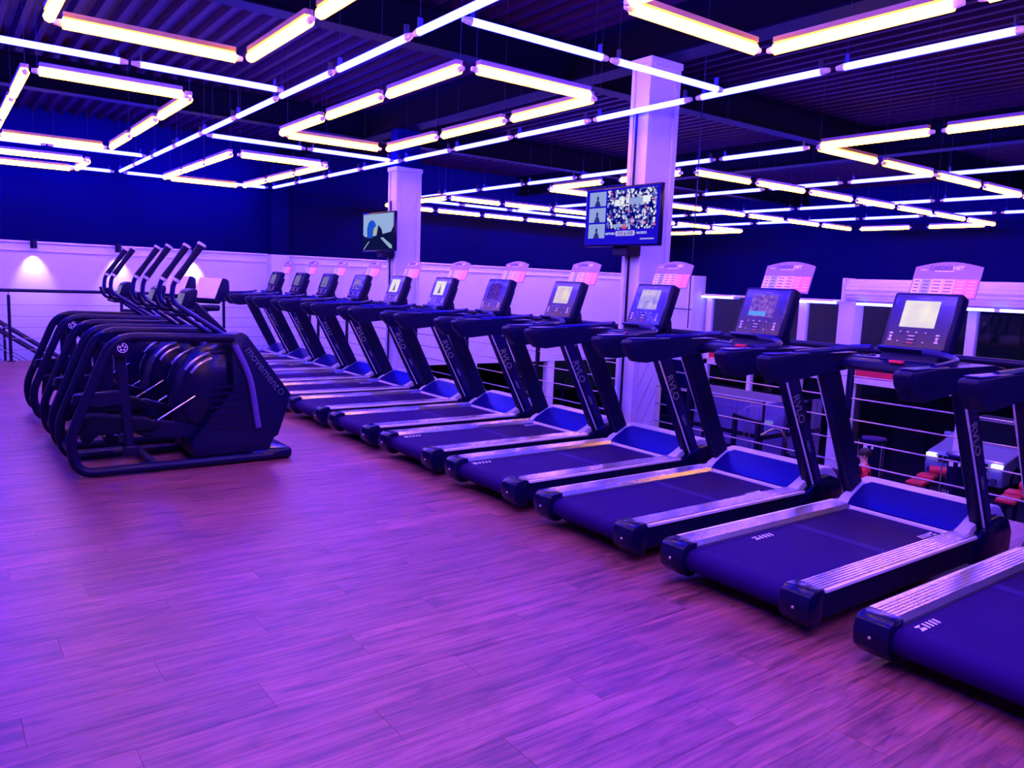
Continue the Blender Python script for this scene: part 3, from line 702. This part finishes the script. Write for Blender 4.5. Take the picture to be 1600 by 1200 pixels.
# ================================================================== ELLIPTICALS
def build_elliptical():
    t = thing('elliptical_trainer', '', 'elliptical', (0, 0, 0), group='ellipticals in a row')
    W = .315
    def rel(p): return [(a-.72, b) for a, b in p]
    for s in (-1, 1):
        y = s*W
        loop = rel([(1.93, 1.03), (1.06, 1.045), (.755, .30), (.80, .042), (2.25, .042)])
        pts = fillet([(a, y, b) for a, b in loop], .16, 6)
        # tighter upper corner
        h = obj('side_hoop', tube(nb(), pts, .036, 10), 'frame_black', t)
        obj('hub', lathe(nb(), [(0, -.03), (.072, -.03), (.078, -.02), (.078, .02), (.072, .03), (.05, .034), (0, .034)], 20, Matrix.Translation((1.118-.72, s*(W-.01), .965)) @ Matrix.Rotation(s*-PI/2, 4, 'X')), 'gloss', t)
        e = obj('emblem', tube(nb(), [(1.118-.72+.034*math.cos(a*PI/8), s*(W+.026), .965+.034*math.sin(a*PI/8)) for a in range(16)], .003, 5, True), 'print_white', t)
        for k in range(5):
            a = k*2*PI/5+PI/2
            obj('emblem_dot', lathe(nb(), [(.0, 0), (.008, 0), (.008, .003), (0, .003)], 6, Matrix.Translation((1.118-.72+.018*math.cos(a), s*(W+.025), .965+.018*math.sin(a))) @ Matrix.Rotation(s*-PI/2, 4, 'X')), 'print_white', e)
        # swinging link, pedal beam and foot plate
        dx = .0 if s < 0 else -.12
        obj('swing_link', prism(nb(), rel([(1.07, .95), (1.15, .95), (1.20+dx*.5, .17), (1.14+dx*.5, .17)]), *sorted((s*(W-.10), s*(W-.045))), 'y', .008, 1), 'frame_black', t)
        obj('link_foot', box(nb(), 1.12-.72+dx*.5, 1.23-.72+dx*.5, *sorted((s*(W-.12), s*(W-.035))), .13, .21, .015, 2), 'gloss', t)
        dz = 0 if s < 0 else .12
        obj('pedal_beam', prism(nb(), rel([(1.20, .30+dz), (1.36, .385+dz), (2.05, .27), (2.08, .19), (1.9, .20), (1.3, .25+dz)]), *sorted((s*(W-.17), s*(W-.11))), 'y', .01, 1), 'frame_black', t)
        p = obj('foot_plate', prism(nb(), rel([(.86, .44+dz), (.93, .455+dz), (1.30, .40+dz), (1.40, .34+dz), (1.34, .30+dz), (.95, .32+dz), (.90, .24+dz), (.85, .25+dz), (.88, .33+dz)]), *sorted((s*.06, s*.24)), 'y', .015, 2), 'rubber', t)
        obj('plate_edge_highlight', tube(nb(), [(p_[0], s*.245, p_[1]) for p_ in rel([(1.37, .39), (1.65, .565)])], .006, 6), 'silver', t)  # highlight along a plate edge, built as a silver rod
        # flywheel cover disc, its highlights built as short metal arcs
        obj('disc_cover', lathe(nb(), [(0, -.03), (.30, -.03), (.325, -.015), (.325, .015), (.30, .03), (0, .035)], 28, Matrix.Translation((1.86-.72, s*.20, .58)) @ Matrix.Rotation(s*-PI/2, 4, 'X')), 'gloss', t)
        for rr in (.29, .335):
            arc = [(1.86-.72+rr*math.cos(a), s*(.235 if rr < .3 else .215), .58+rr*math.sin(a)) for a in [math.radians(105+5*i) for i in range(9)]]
            obj('disc_highlight', tube(nb(), arc, .012, 6), 'rail_metal', t)
        # handle arm
        hx = .0 if s < 0 else .03
        hp = fillet([(a, s*(W-.035), b) for a, b in rel([(1.90, 1.03), (1.475+hx, 1.31), (1.49+hx, 1.44), (1.53+hx, 1.50)])], .09, 5)
        ha = obj('handle_arm', tube(nb(), hp, .019, 8), 'upright', t)
        obj('grip', tube(nb(), [(a, s*(W-.035), b) for a, b in rel([(1.515+hx, 1.478), (1.60+hx, 1.60), (1.70+hx, 1.745)])], .026, 10, rads=[.028, .023, .029]), 'grip', ha)
        obj('collar', tube(nb(), [(a, s*(W-.035), b) for a, b in rel([(1.505+hx, 1.462), (1.517+hx, 1.481)])], .031, 10), 'cap_light', ha)
        obj('grip_cap', tube(nb(), [(a, s*(W-.035), b) for a, b in rel([(1.698+hx, 1.742), (1.709+hx, 1.759)])], .034, 10), 'cap_light', ha)
        # shroud side strip
        ts = fillet([(a, s*(W+.012), b) for a, b in rel([(1.935, .975), (2.06, .72), (2.125, .29)])], .2, 5)
        obj('side_strip', tube(nb(), ts, .026, 8), 'strip', t)
    # front shroud
    sp = rel([(1.90, 1.045), (2.00, 1.075), (2.045, 1.05), (2.40, .565), (2.385, .45), (2.30, .20), (2.24, .19), (2.23, .08), (1.62, .08), (1.60, .20), (1.72, .35), (1.95, .62)])
    sh = obj('front_shroud', prism(nb(), sp, -W+.005, W-.005, 'y', .014, 2), 'frame_black', t)
    for s in (-1, 1):
        for k in range(7):
            z = .30+k*.055
            obj('vent_slat', box(nb(), 1.72-.72+k*.012, 2.02-.72, *sorted((s*(W-.008), s*(W+.002))), z, z+.018), 'gloss', sh)
        xd = Vector((.36, 0, -.49)).normalized()
        put_text('brand_lettering', 'movement', .098, 'print_dim', sh, (2.17-.72, s*(W-.002), .775), xd if s < 0 else -xd, (0, s, 0))
        e = obj('brand_ring', tube(nb(), [(2.322-.72+.022*math.cos(a*PI/6), s*(W-.003), .575+.022*math.sin(a*PI/6)) for a in range(12)], .003, 5, True), 'print_dim', sh)
    # body between the hoops
    obj('drive_housing', prism(nb(), rel([(1.62, .10), (2.1, .10), (2.1, .9), (1.98, .98), (1.75, .92), (1.58, .70), (1.52, .40)]), -.17, .17, 'y', .03, 2), 'frame_black', t)
    obj('front_foot', box(nb(), 2.06-.72, 2.42-.72, -W-.02, W+.02, .0, .10, .04, 3), 'gloss', t)
    obj('rear_cross_bar', box(nb(), 1.30-.72, 1.36-.72, -W, W, .03, .075, .008, 1), 'frame_black', t)
    obj('rear_cross_bar', tube(nb(), [(.80-.72, -W, .16), (.80-.72, W, .16)], .03, 8), 'frame_black', t)
    obj('top_cross_bar', tube(nb(), [(1.20-.72, -W, .99), (1.20-.72, W, .99)], .03, 8), 'frame_black', t)
    obj('step_bracket', prism(nb(), rel([(.80, .62), (1.12, .64), (1.12, .53), (.98, .51), (.94, .54), (.78, .54)]), -W+.04, -W+.10, 'y', .01, 1), 'frame_black', t)
    # console mast and console
    obj('mast', prism(nb(), rel([(1.92, 1.0), (1.98, 1.04), (1.70, 1.32), (1.63, 1.30)]), -.07, .07, 'y', .01, 1), 'frame_black', t)
    c = obj('console', prism(nb(), rel([(1.57, 1.19), (1.69, 1.235), (1.72, 1.40), (1.69, 1.41), (1.635, 1.39)]), -.12, .12, 'y', .02, 2), 'plastic', t)
    obj('screen', prism(nb(), rel([(1.582, 1.235), (1.625, 1.365), (1.619, 1.369), (1.576, 1.238)]), -.08, .08, 'y'), 'scr_grey', c)
    obj('accessory_tray', box(nb(), 1.52-.72, 1.70-.72, -.20, .20, 1.19, 1.215, .01, 1), 'plastic', t)
    for s in (-1, 1): obj('fixed_grip', tube(nb(), fillet([(1.68-.72, s*.12, 1.23), (1.50-.72, s*.19, 1.23), (1.46-.72, s*.20, 1.34)], .05, 4), .016, 8), 'grip', t)
    return t
el0 = build_elliptical()
index_kids(None)
els = ['black elliptical trainer standing at the open-floor end of its row', 'black elliptical trainer in the middle of the three', 'black elliptical trainer nearest the stairwell and the far wall']
for k, y in enumerate((6.66, 7.70, 9.20)):
    r = el0 if k == 0 else dup(el0)
    r.location = (.72, y, 0); r['label'] = els[k]

# ================================================================== EXERCISE BIKES
def build_bike():
    t = thing('exercise_bike', '', 'exercise bike', (0, 0, 0), group='exercise bikes behind the ellipticals')
    obj('front_base', box(nb(), -.10, .02, -.27, .27, 0, .07, .02, 2), 'plastic', t)
    obj('rear_base', box(nb(), -1.05, -.95, -.27, .27, 0, .07, .02, 2), 'plastic', t)
    obj('frame_beam', prism(nb(), [(-1.0, .05), (-.05, .05), (-.05, .12), (-1.0, .12)], -.05, .05, 'y', .01, 1), 'frame_black', t)
    obj('drive_cover', lathe(nb(), [(0, -.07), (.24, -.07), (.26, -.04), (.26, .04), (.24, .07), (0, .07)], 24, Matrix.Translation((-.42, 0, .36)) @ Matrix.Rotation(PI/2, 4, 'X')), 'gloss', t)
    obj('mast', prism(nb(), [(-.34, 1.05), (-.16, 1.05), (-.02, .10), (-.16, .10)], -.045, .045, 'y', .015, 2), 'frame_black', t)
    obj('seat_post', tube(nb(), [(-.66, 0, .4), (-.82, 0, .92)], .03, 10), 'silver', t)
    obj('saddle', prism(nb(), [(-1.02, .93), (-.98, 1.0), (-.72, .97), (-.58, .95), (-.60, .91), (-.8, .90)], -.11, .11, 'y', .03, 2), 'rubber', t)
    for s in (-1, 1):
        obj('crank', box(nb(), -.44, -.40, *sorted((s*.075, s*.10)), .36-(.17 if s < 0 else 0), .36+(.17 if s > 0 else 0)), 'silver', t)
        obj('pedal', box(nb(), -.48, -.36, *sorted((s*.10, s*.20)), .36+s*.17-.015, .36+s*.17+.015, .006, 1), 'rubber', t)
        obj('handlebar', tube(nb(), fillet([(-.12, s*.04, 1.08), (-.20, s*.24, 1.09), (-.62, s*.25, 1.12)], .08, 4), .022, 8), 'grip', t)
    obj('handle_hub', box(nb(), -.50, .02, -.07, .07, 1.04, 1.12, .02, 2), 'plastic', t)
    c = obj('console', prism(nb(), [(-.20, 1.17), (-.12, 1.13), (.06, 1.30), (.05, 1.44), (-.01, 1.47), (-.05, 1.46)], -.20, .20, 'y', .02, 2), 'plastic', t)
    obj('screen', prism(nb(), [(-.197, 1.205), (-.065, 1.462), (-.071, 1.466), (-.204, 1.209)], -.19, .19, 'y'), 'white_frame', c, label='pale glossy console face')
    return t
bk = build_bike(); index_kids(None)
for k, (y, lb) in enumerate(((10.55, 'upright bike with a pale tilted console face, between ellipticals and treadmills'), (12.15, 'upright bike with a pale console face, standing by the stairwell railing'))):
    r = bk if k == 0 else dup(bk)
    r.location = (2.98, y, 0); r.rotation_euler = (0, 0, .5); r['label'] = lb

# ================================================================== TELEVISIONS
def tv(y, label, kind):
    W_, H_ = .52, .29
    t = thing('television', label, 'television', (5.46, y, 1.95))
    obj('housing', box(nb(), 0, .05, -W_, W_, 0, 2*H_, .008, 2), 'gloss', t)
    obj('bracket', box(nb(), .05, .255, -.12, .12, .12, .42), 'steel_dark', t)
    obj('lower_box', box(nb(), .06, .245, -.06, .16, -.085, .10, .008, 1), 'plastic', t)
    f = -.004
    if kind == 'sports':
        s = obj('screen', box(nb(), f, .004, -W_+.015, W_-.015, .02, 2*H_-.015), 'tv_blue', t)
        obj('crowd_picture', box(nb(), f-.001, f, -.47, .19, .165, .545), 'scr_crowd', s)
        for k in range(3):
            q = obj('guest_picture', box(nb(), f-.001, f, .215, .455, .085+k*.158, .225+k*.158), 'tv_tile', s)
            obj('guest_figure', prism(nb(), [(.29, .085), (.31, .13), (.325, .14), (.318, .17), (.335, .19), (.352, .17), (.345, .14), (.36, .13), (.38, .085)], f-.002, f-.001, 'x'), 'tv_fig', q, (0, 0, k*.158))
        obj('score_bar', prism(nb(), [(.03+.03*math.cos(a), .125+.028*math.sin(a)) for a in [PI/2-PI*i/6 for i in range(7)]] + [(-.20-.03*math.cos(a), .125-.028*math.sin(a)) for a in [PI/2-PI*i/6 for i in range(7)]] if False else [(.05, .10), (.065, .125), (.05, .15), (-.20, .15), (-.215, .125), (-.20, .10)], f-.001, f, 'x'), 'tv_lilac', s)
        put_text('score_lettering', '111 x 110', .05, 'tv_fig', s, (f-.0022, -.075, .124), (0, -1, 0), (-1, 0, 0), .0008)
        put_text('team_lettering', 'RAPTORS', .030, 'tv_white', s, (f-.0022, .135, .124), (0, -1, 0), (-1, 0, 0))
        put_text('team_lettering', 'ROCKETS', .030, 'tv_white', s, (f-.0022, -.30, .124), (0, -1, 0), (-1, 0, 0))
        obj('caption_line', box(nb(), f-.001, f, -.46, -.28, .062, .074), 'tv_lilac', s)
        for k, (y0, z0, w0, h0, m_) in enumerate(((.05, .42, .07, .06, 'tv_white'), (-.02, .44, .05, .07, 'tv_white'), (-.09, .455, .04, .085, 'tv_white'), (-.2, .43, .17, .06, 'tv_tile'), (-.34, .44, .10, .06, 'tv_white'), (-.09, .475, .015, .05, 'tv_red'), (-.06, .19, .05, .05, 'tv_red'), (-.02, .20, .24, .03, 'tv_tile'))):
            obj('fan_sign', box(nb(), f-.002, f-.001, y0-w0/2, y0+w0/2, z0-h0/2, z0+h0/2), m_, s)
    else:
        s = obj('screen', box(nb(), f, .004, -W_+.015, W_-.015, .02, 2*H_-.015), 'tv_dark', t)
        obj('sky_picture', prism(nb(), [(.49, .25), (.49, .555), (-.50, .555), (-.50, .36), (-.42, .28), (-.22, .26), (.2, .22), (.42, .22)], f-.001, f, 'x'), 'tv_sky', s)
        obj('helmet_picture', prism(nb(), [(.35, .20), (.36, .34), (.31, .43), (.22, .47), (.12, .45), (.05, .38), (.12, .31), (.16, .20)], f-.002, f-.001, 'x'), 'tv_helmet', s)
        obj('visor_picture', prism(nb(), [(.16, .24), (.13, .34), (.05, .38), (.02, .30), (.05, .24)], f-.003, f-.002, 'x'), 'tv_yellow', s)
        obj('bike_picture', prism(nb(), [(.05, .20), (-.02, .39), (-.12, .33), (-.2, .2)], f-.0025, f-.0015, 'x'), 'tv_dark', s)
        obj('road_picture', prism(nb(), [(-.05, .22), (-.20, .14), (-.40, .04), (-.47, .04), (-.45, .09), (-.25, .17), (-.1, .24)], f-.002, f-.001, 'x'), 'tv_road', s)
        obj('road_picture', prism(nb(), [(.27, .15), (.45, .03), (.48, .03), (.30, .15)], f-.002, f-.001, 'x'), 'tv_road', s)
    return t
tv(5.66, 'flat television showing a basketball broadcast with crowd and score', 'sports')
tv(10.86, 'flat television showing a blue helmet against a pale sky', 'helmet')

# ================================================================== LOWER FLOOR
def tower(x, y, label):
    t = thing('machine_tower', label, 'gym machine', (x, y, ZL))
    obj('shell', lathe(nb(), [(.20, .0), (.20, 1.5), (.19, 1.54), (0, 1.54)], 20), 'gloss', t)
    obj('lid', lathe(nb(), [(.0, 1.54), (.235, 1.54), (.24, 1.56), (.225, 1.585), (0, 1.60)], 24), 'upright', t)
    obj('base', box(nb(), -.35, .35, -.3, .3, 0, .06, .01, 1), 'plastic', t)
    for s in (-.22, .26): obj('guide_rod', tube(nb(), [(-.1, s, .05), (-.1, s, 1.5)], .014, 6), 'silver', t)
    put_text('tower_lettering', 'RIDE', .16, 'print_grey', t, (-.205, .1, .75), (0, 0, 1), (-1, 0, 0))
    obj('emblem', box(nb(), -.206, -.2, .02, .10, 1.36, 1.46, .002, 1), 'print_white', t)
    obj('emblem', box(nb(), -.206, -.195, -.10, -.06, 1.38, 1.46, .002, 1), 'print_white', t)
tower(15.0, 7.98, 'black cylindrical machine tower with round lid, beside the white street column')
tower(15.0, 6.34, 'black cylindrical machine tower with round lid, in front of the parked car')
def bench(x, y, rz, label):
    t = thing('padded_bench', label, 'bench', (x, y, ZL), rz, group='red padded benches on the lower floor')
    obj('pad', box(nb(), -.45, .15, -.17, .17, .62, .70, .03, 2), 'pad_red', t)
    obj('back_pad', box(nb(), .18, .55, -.17, .17, .66, .74, .03, 2), 'pad_red', t)
    obj('roll_pad', tube(nb(), [(.35, -.62, .86), (.35, -.05, .86)], .085, 14), 'pad_red', t)
    obj('spine', box(nb(), -.5, .6, -.035, .035, .53, .62), 'frame_black', t)
    for xx in (-.4, .45):
        obj('leg', box(nb(), xx-.035, xx+.035, -.03, .03, .04, .54), 'frame_black', t)
        obj('foot', box(nb(), xx-.04, xx+.04, -.28, .28, 0, .05, .01, 1), 'frame_black', t)
bench(16.2, 7.55, .15, 'red padded bench between the two machine towers and the glazing')
bench(16.4, 5.95, .15, 'red padded bench beyond the lone second tower')
bench(12.6, 7.8, .9, 'red padded bench beside the person in the red top')
def weight_machine(x, y, rz, label, hz=1.7):
    t = thing('weight_machine', label, 'gym machine', (x, y, ZL), rz)
    for s in (-.45, .45):
        obj('upright', box(nb(), s-.04, s+.04, -.05, .05, 0, hz, .008, 1), 'frame_black', t)
        obj('foot', box(nb(), s-.05, s+.05, -.45, .45, 0, .06, .01, 1), 'frame_black', t)
    obj('top_beam', box(nb(), -.5, .5, -.05, .05, hz-.08, hz, .008, 1), 'frame_black', t)
    for k in range(10): obj('weight_plate', box(nb(), -.2, .2, -.12, .06, .12+k*.055, .165+k*.055, .004, 1), 'steel_dark', t)
    for s in (-.1, .1): obj('guide_rod', tube(nb(), [(s, -.03, .06), (s, -.03, hz-.06)], .012, 6), 'silver', t)
    obj('seat', box(nb(), -.18, .18, -.75, -.40, .42, .50, .025, 2), 'pad_red', t)
    obj('seat_post', box(nb(), -.04, .04, -.62, -.52, .0, .43), 'frame_black', t)
    obj('lever_arm', tube(nb(), fillet([(-.45, 0, hz-.35), (-.40, -.5, hz-.15), (-.3, -.85, hz-.45), (-.3, -.9, hz-.85)], .25, 5), .028, 8), 'silver', t)
    obj('grip', tube(nb(), [(-.3, -.88, hz-.75), (-.3, -.90, hz-.9)], .036, 8), 'grip', t)
weight_machine(13.3, 20.8, .3, 'dark weight machine in the hall under the white wall, left of the inner pillar')
weight_machine(14.4, 17.6, -.5, 'weight machine with a curved pale lever in the hall opening', 1.6)
weight_machine(11.5, 18.3, 2.6, 'weight machine with red seat behind the first inner pillar', 1.65)
weight_machine(12.8, 13.2, 1.9, 'weight machine on the lower floor in front of the hall opening', 1.5)
weight_machine(14.0, 10.3, 1.2, 'weight machine beside the glass cubicle', 1.7)
weight_machine(15.6, 4.6, .4, 'weight machine on the lower floor beyond the second bench', 1.7)

# parked car behind the glazing
def car():
    t = thing('parked_car', 'pale car parked nose-in outside the street front glass', 'car', (19.05, 8.0, ZL))
    body = [(0.06, .22), (.0, .45), (.03, .66), (.12, .80), (.95, .98), (1.25, 1.02), (1.95, 1.44), (3.0, 1.46), (3.75, 1.05), (4.1, .95), (4.15, .30), (4.0, .22)]
    obj('body', prism(nb(), body, -.86, .86, 'y', .05, 3), 'car_paint', t)
    obj('windscreen', prism(nb(), [(1.24, 1.035), (1.90, 1.44), (1.93, 1.43), (1.28, 1.02)], -.70, .70, 'y'), 'car_glass', t)
    obj('grille', box(nb(), -.03, .03, -.55, .55, .60, .72, .01, 1), 'car_glass', t)
    obj('intake', box(nb(), -.035, .03, -.60, .60, .26, .40, .01, 1), 'car_glass', t)
    for z in (.585, .735): obj('chrome_bar', box(nb(), -.04, .0, -.58, .58, z-.012, z+.012, .004, 1), 'chrome', t)
    obj('chrome_bar', tube(nb(), [(-.03, -.66, .30), (-.04, -.5, .235), (-.04, .5, .235), (-.03, .66, .30)], .014, 6), 'chrome', t)
    for s in (-1, 1):
        obj('headlight', box(nb(), -.01, .12, *sorted((s*.60, s*.84)), .62, .76, .03, 2), 'headlight', t)
        obj('fog_light', lathe(nb(), [(0, 0), (.07, 0), (.08, .02), (0, .03)], 12, Matrix.Translation((.0, s*.70, .36)) @ Matrix.Rotation(-PI/2, 4, 'Y')), 'chrome', t)
        obj('mirror', box(nb(), 1.25, 1.40, *sorted((s*.88, s*1.04)), .98, 1.12, .03, 2), 'car_paint', t)
        for x in (.75, 3.35): obj('wheel', lathe(nb(), [(0, -.1), (.30, -.1), (.32, -.06), (.32, .06), (.30, .1), (.2, .1), (.18, .07), (0, .07)], 20, Matrix.Translation((x, s*.78, .32)) @ Matrix.Rotation(s*-PI/2, 4, 'X')), 'rubber', t)
    p = obj('number_plate', box(nb(), -.05, -.035, -.22, .22, .435, .565, .004, 1), 'print_grey', t)
    put_text('plate_lettering', 'CVY-8078', .095, 'card_ink', p, (-.0515, 0, .50), (0, -1, 0), (-1, 0, 0), .001)
car()
t = thing('car_fill_lamp', 'added round fill lamp brightening the parked car outside the street front', 'lamp', (19.6, 8.1, 1.2))  # added lamp without a visible source, brightens the car
obj('shade', lathe(nb(), [(.10, 0), (.12, .0), (.10, .10), (.03, .14), (0, .14)], 14), 'plastic', t)
obj('bulb', lathe(nb(), [(0, .01), (.08, .01), (.08, .02), (0, .02)], 12), 'bulb', t)
obj('arm', tube(nb(), [(0, 0, .13), (0, 0, .2), (-.72, 0, .3)], .015, 6), 'steel_dark', t)
ld = bpy.data.lights.new('car_fill', 'POINT'); ld.energy = 420; ld.color = (.34, .14, 1); ld.shadow_soft_size = .08
lo = bpy.data.objects.new('car_fill_light', ld); C.objects.link(lo); lo.parent = t; lo.location = (0, 0, -.12)
struct('street', box(nb(), XF+.35, 40, -5, 25, ZL-.12, ZL-.02), 'concrete')
for o in [bpy.data.objects['parked_car']]: o.location.z = ZL-.02

# person in a red top on the lower floor
def person(x, y, rz):
    V = []; E = []; R = []
    def v(p, r): V.append(p); R.append(r); return len(V)-1
    pel = v((0, 0, .93), (.14, .10)); wa = v((0, 0, 1.08), (.125, .09)); ch = v((.01, 0, 1.28), (.155, .105)); sh = v((0, 0, 1.40), (.11, .08)); nk = v((.01, 0, 1.49), (.052, .052)); hb = v((.025, 0, 1.57), (.072, .085)); ht = v((.02, 0, 1.68), (.07, .085))
    E += [(pel, wa), (wa, ch), (ch, sh), (sh, nk), (nk, hb), (hb, ht)]
    for s in (-1, 1):
        a = v((0, s*.17, 1.40), (.055, .055)); b = v((-.02, s*.22, 1.13), (.042, .042)); c = v((.06, s*.23, .90), (.03, .03)); d = v((.09, s*.225, .82), (.035, .018))
        E += [(sh, a), (a, b), (b, c), (c, d)]
        for k in range(4):
            f1 = v((.115+.01*k-.02*(k == 3), s*.225+.0, .785), (.009, .009)) if k == 0 else v((.075+.02*k, s*.225, .775), (.009, .009)); f2 = v((.09+.018*k, s*.222, .735+.006*k), (.008, .008))
            E += [(d, f1), (f1, f2)]
        th = v((.13, s*.215, .81), (.009, .009)); E.append((d, th))
        h = v((0, s*.09, .86), (.085, .085)); kn = v((.02, s*.10, .48), (.055, .055)); an = v((-.01, s*.10, .09), (.038, .038)); to = v((.15, s*.11, .035), (.04, .03))
        E += [(pel, h), (h, kn), (kn, an), (an, to)]
    me = bpy.data.meshes.new('body'); me.from_pydata([Vector(p) for p in V], E, [])
    o = bpy.data.objects.new('person', me); C.objects.link(o)
    sk = o.modifiers.new('skin', 'SKIN'); o.modifiers.new('sub', 'SUBSURF').levels = 1
    for i, r in enumerate(R): me.skin_vertices[0].data[i].radius = r
    me.skin_vertices[0].data[0].use_root = True
    m2 = bpy.data.meshes.new_from_object(o.evaluated_get(bpy.context.evaluated_depsgraph_get()))
    bpy.data.objects.remove(o)
    m2.materials.clear()
    for n_ in ('skin', 'shirt', 'shorts', 'rubber'): m2.materials.append(MATS[n_])
    for f in m2.polygons:
        c = f.center; f.use_smooth = True
        if c.z < .10: f.material_index = 3
        elif .50 < c.z < .98 and abs(c.y) < .19: f.material_index = 2
        elif .98 <= c.z < 1.46 and abs(c.y) < .235 and c.z > 1.0 and not (abs(c.y) > .18 and c.z < 1.22): f.material_index = 1
    b = bpy.data.objects.new('person', m2); C.objects.link(b); b.location = (x, y, ZL); b.rotation_euler = (0, 0, rz)
    tag(b, 'person in a red top standing by a bench on the lower floor', 'person')
    obj('hair', lathe(nb(), [(.092, .0), (.100, .05), (.085, .10), (.05, .13), (0, .14)], 14, Matrix.Translation((.005, 0, 1.61)) @ Matrix.Scale(1.05, 4, (1, 0, 0))), 'hair', b)
    bm = nb()
    prism(bm, [(.105, 1.605), (.135, 1.575), (.108, 1.572)], -.012, .012, 'y', .003, 1); obj('nose', bm, 'skin', b)
    for s in (-1, 1):
        obj('eye', lathe(nb(), [(0, -.009), (.009, 0), (0, .009)], 8, Matrix.Translation((.103, s*.032, 1.612))), 'card_ink', b)
        obj('ear', lathe(nb(), [(0, -.028), (.016, -.01), (.018, .012), (0, .03)], 8, Matrix.Translation((.02, s*.082, 1.60))), 'skin', b)
    obj('mouth', box(nb(), .100, .108, -.022, .022, 1.541, 1.548), 'pad_red', b)
person(13.0, 7.05, 2.2)

# thin cable hanging beside the sports TV column
o = obj('hanging_cable', tube(nb(), [(6.3, 5.45, 4.25), (6.3, 5.45, 1.16)], .006, 6), 'steel_dark'); tag(o, 'thin black cable hanging beside the sports TV column', 'cable')
bpy.context.view_layer.update()
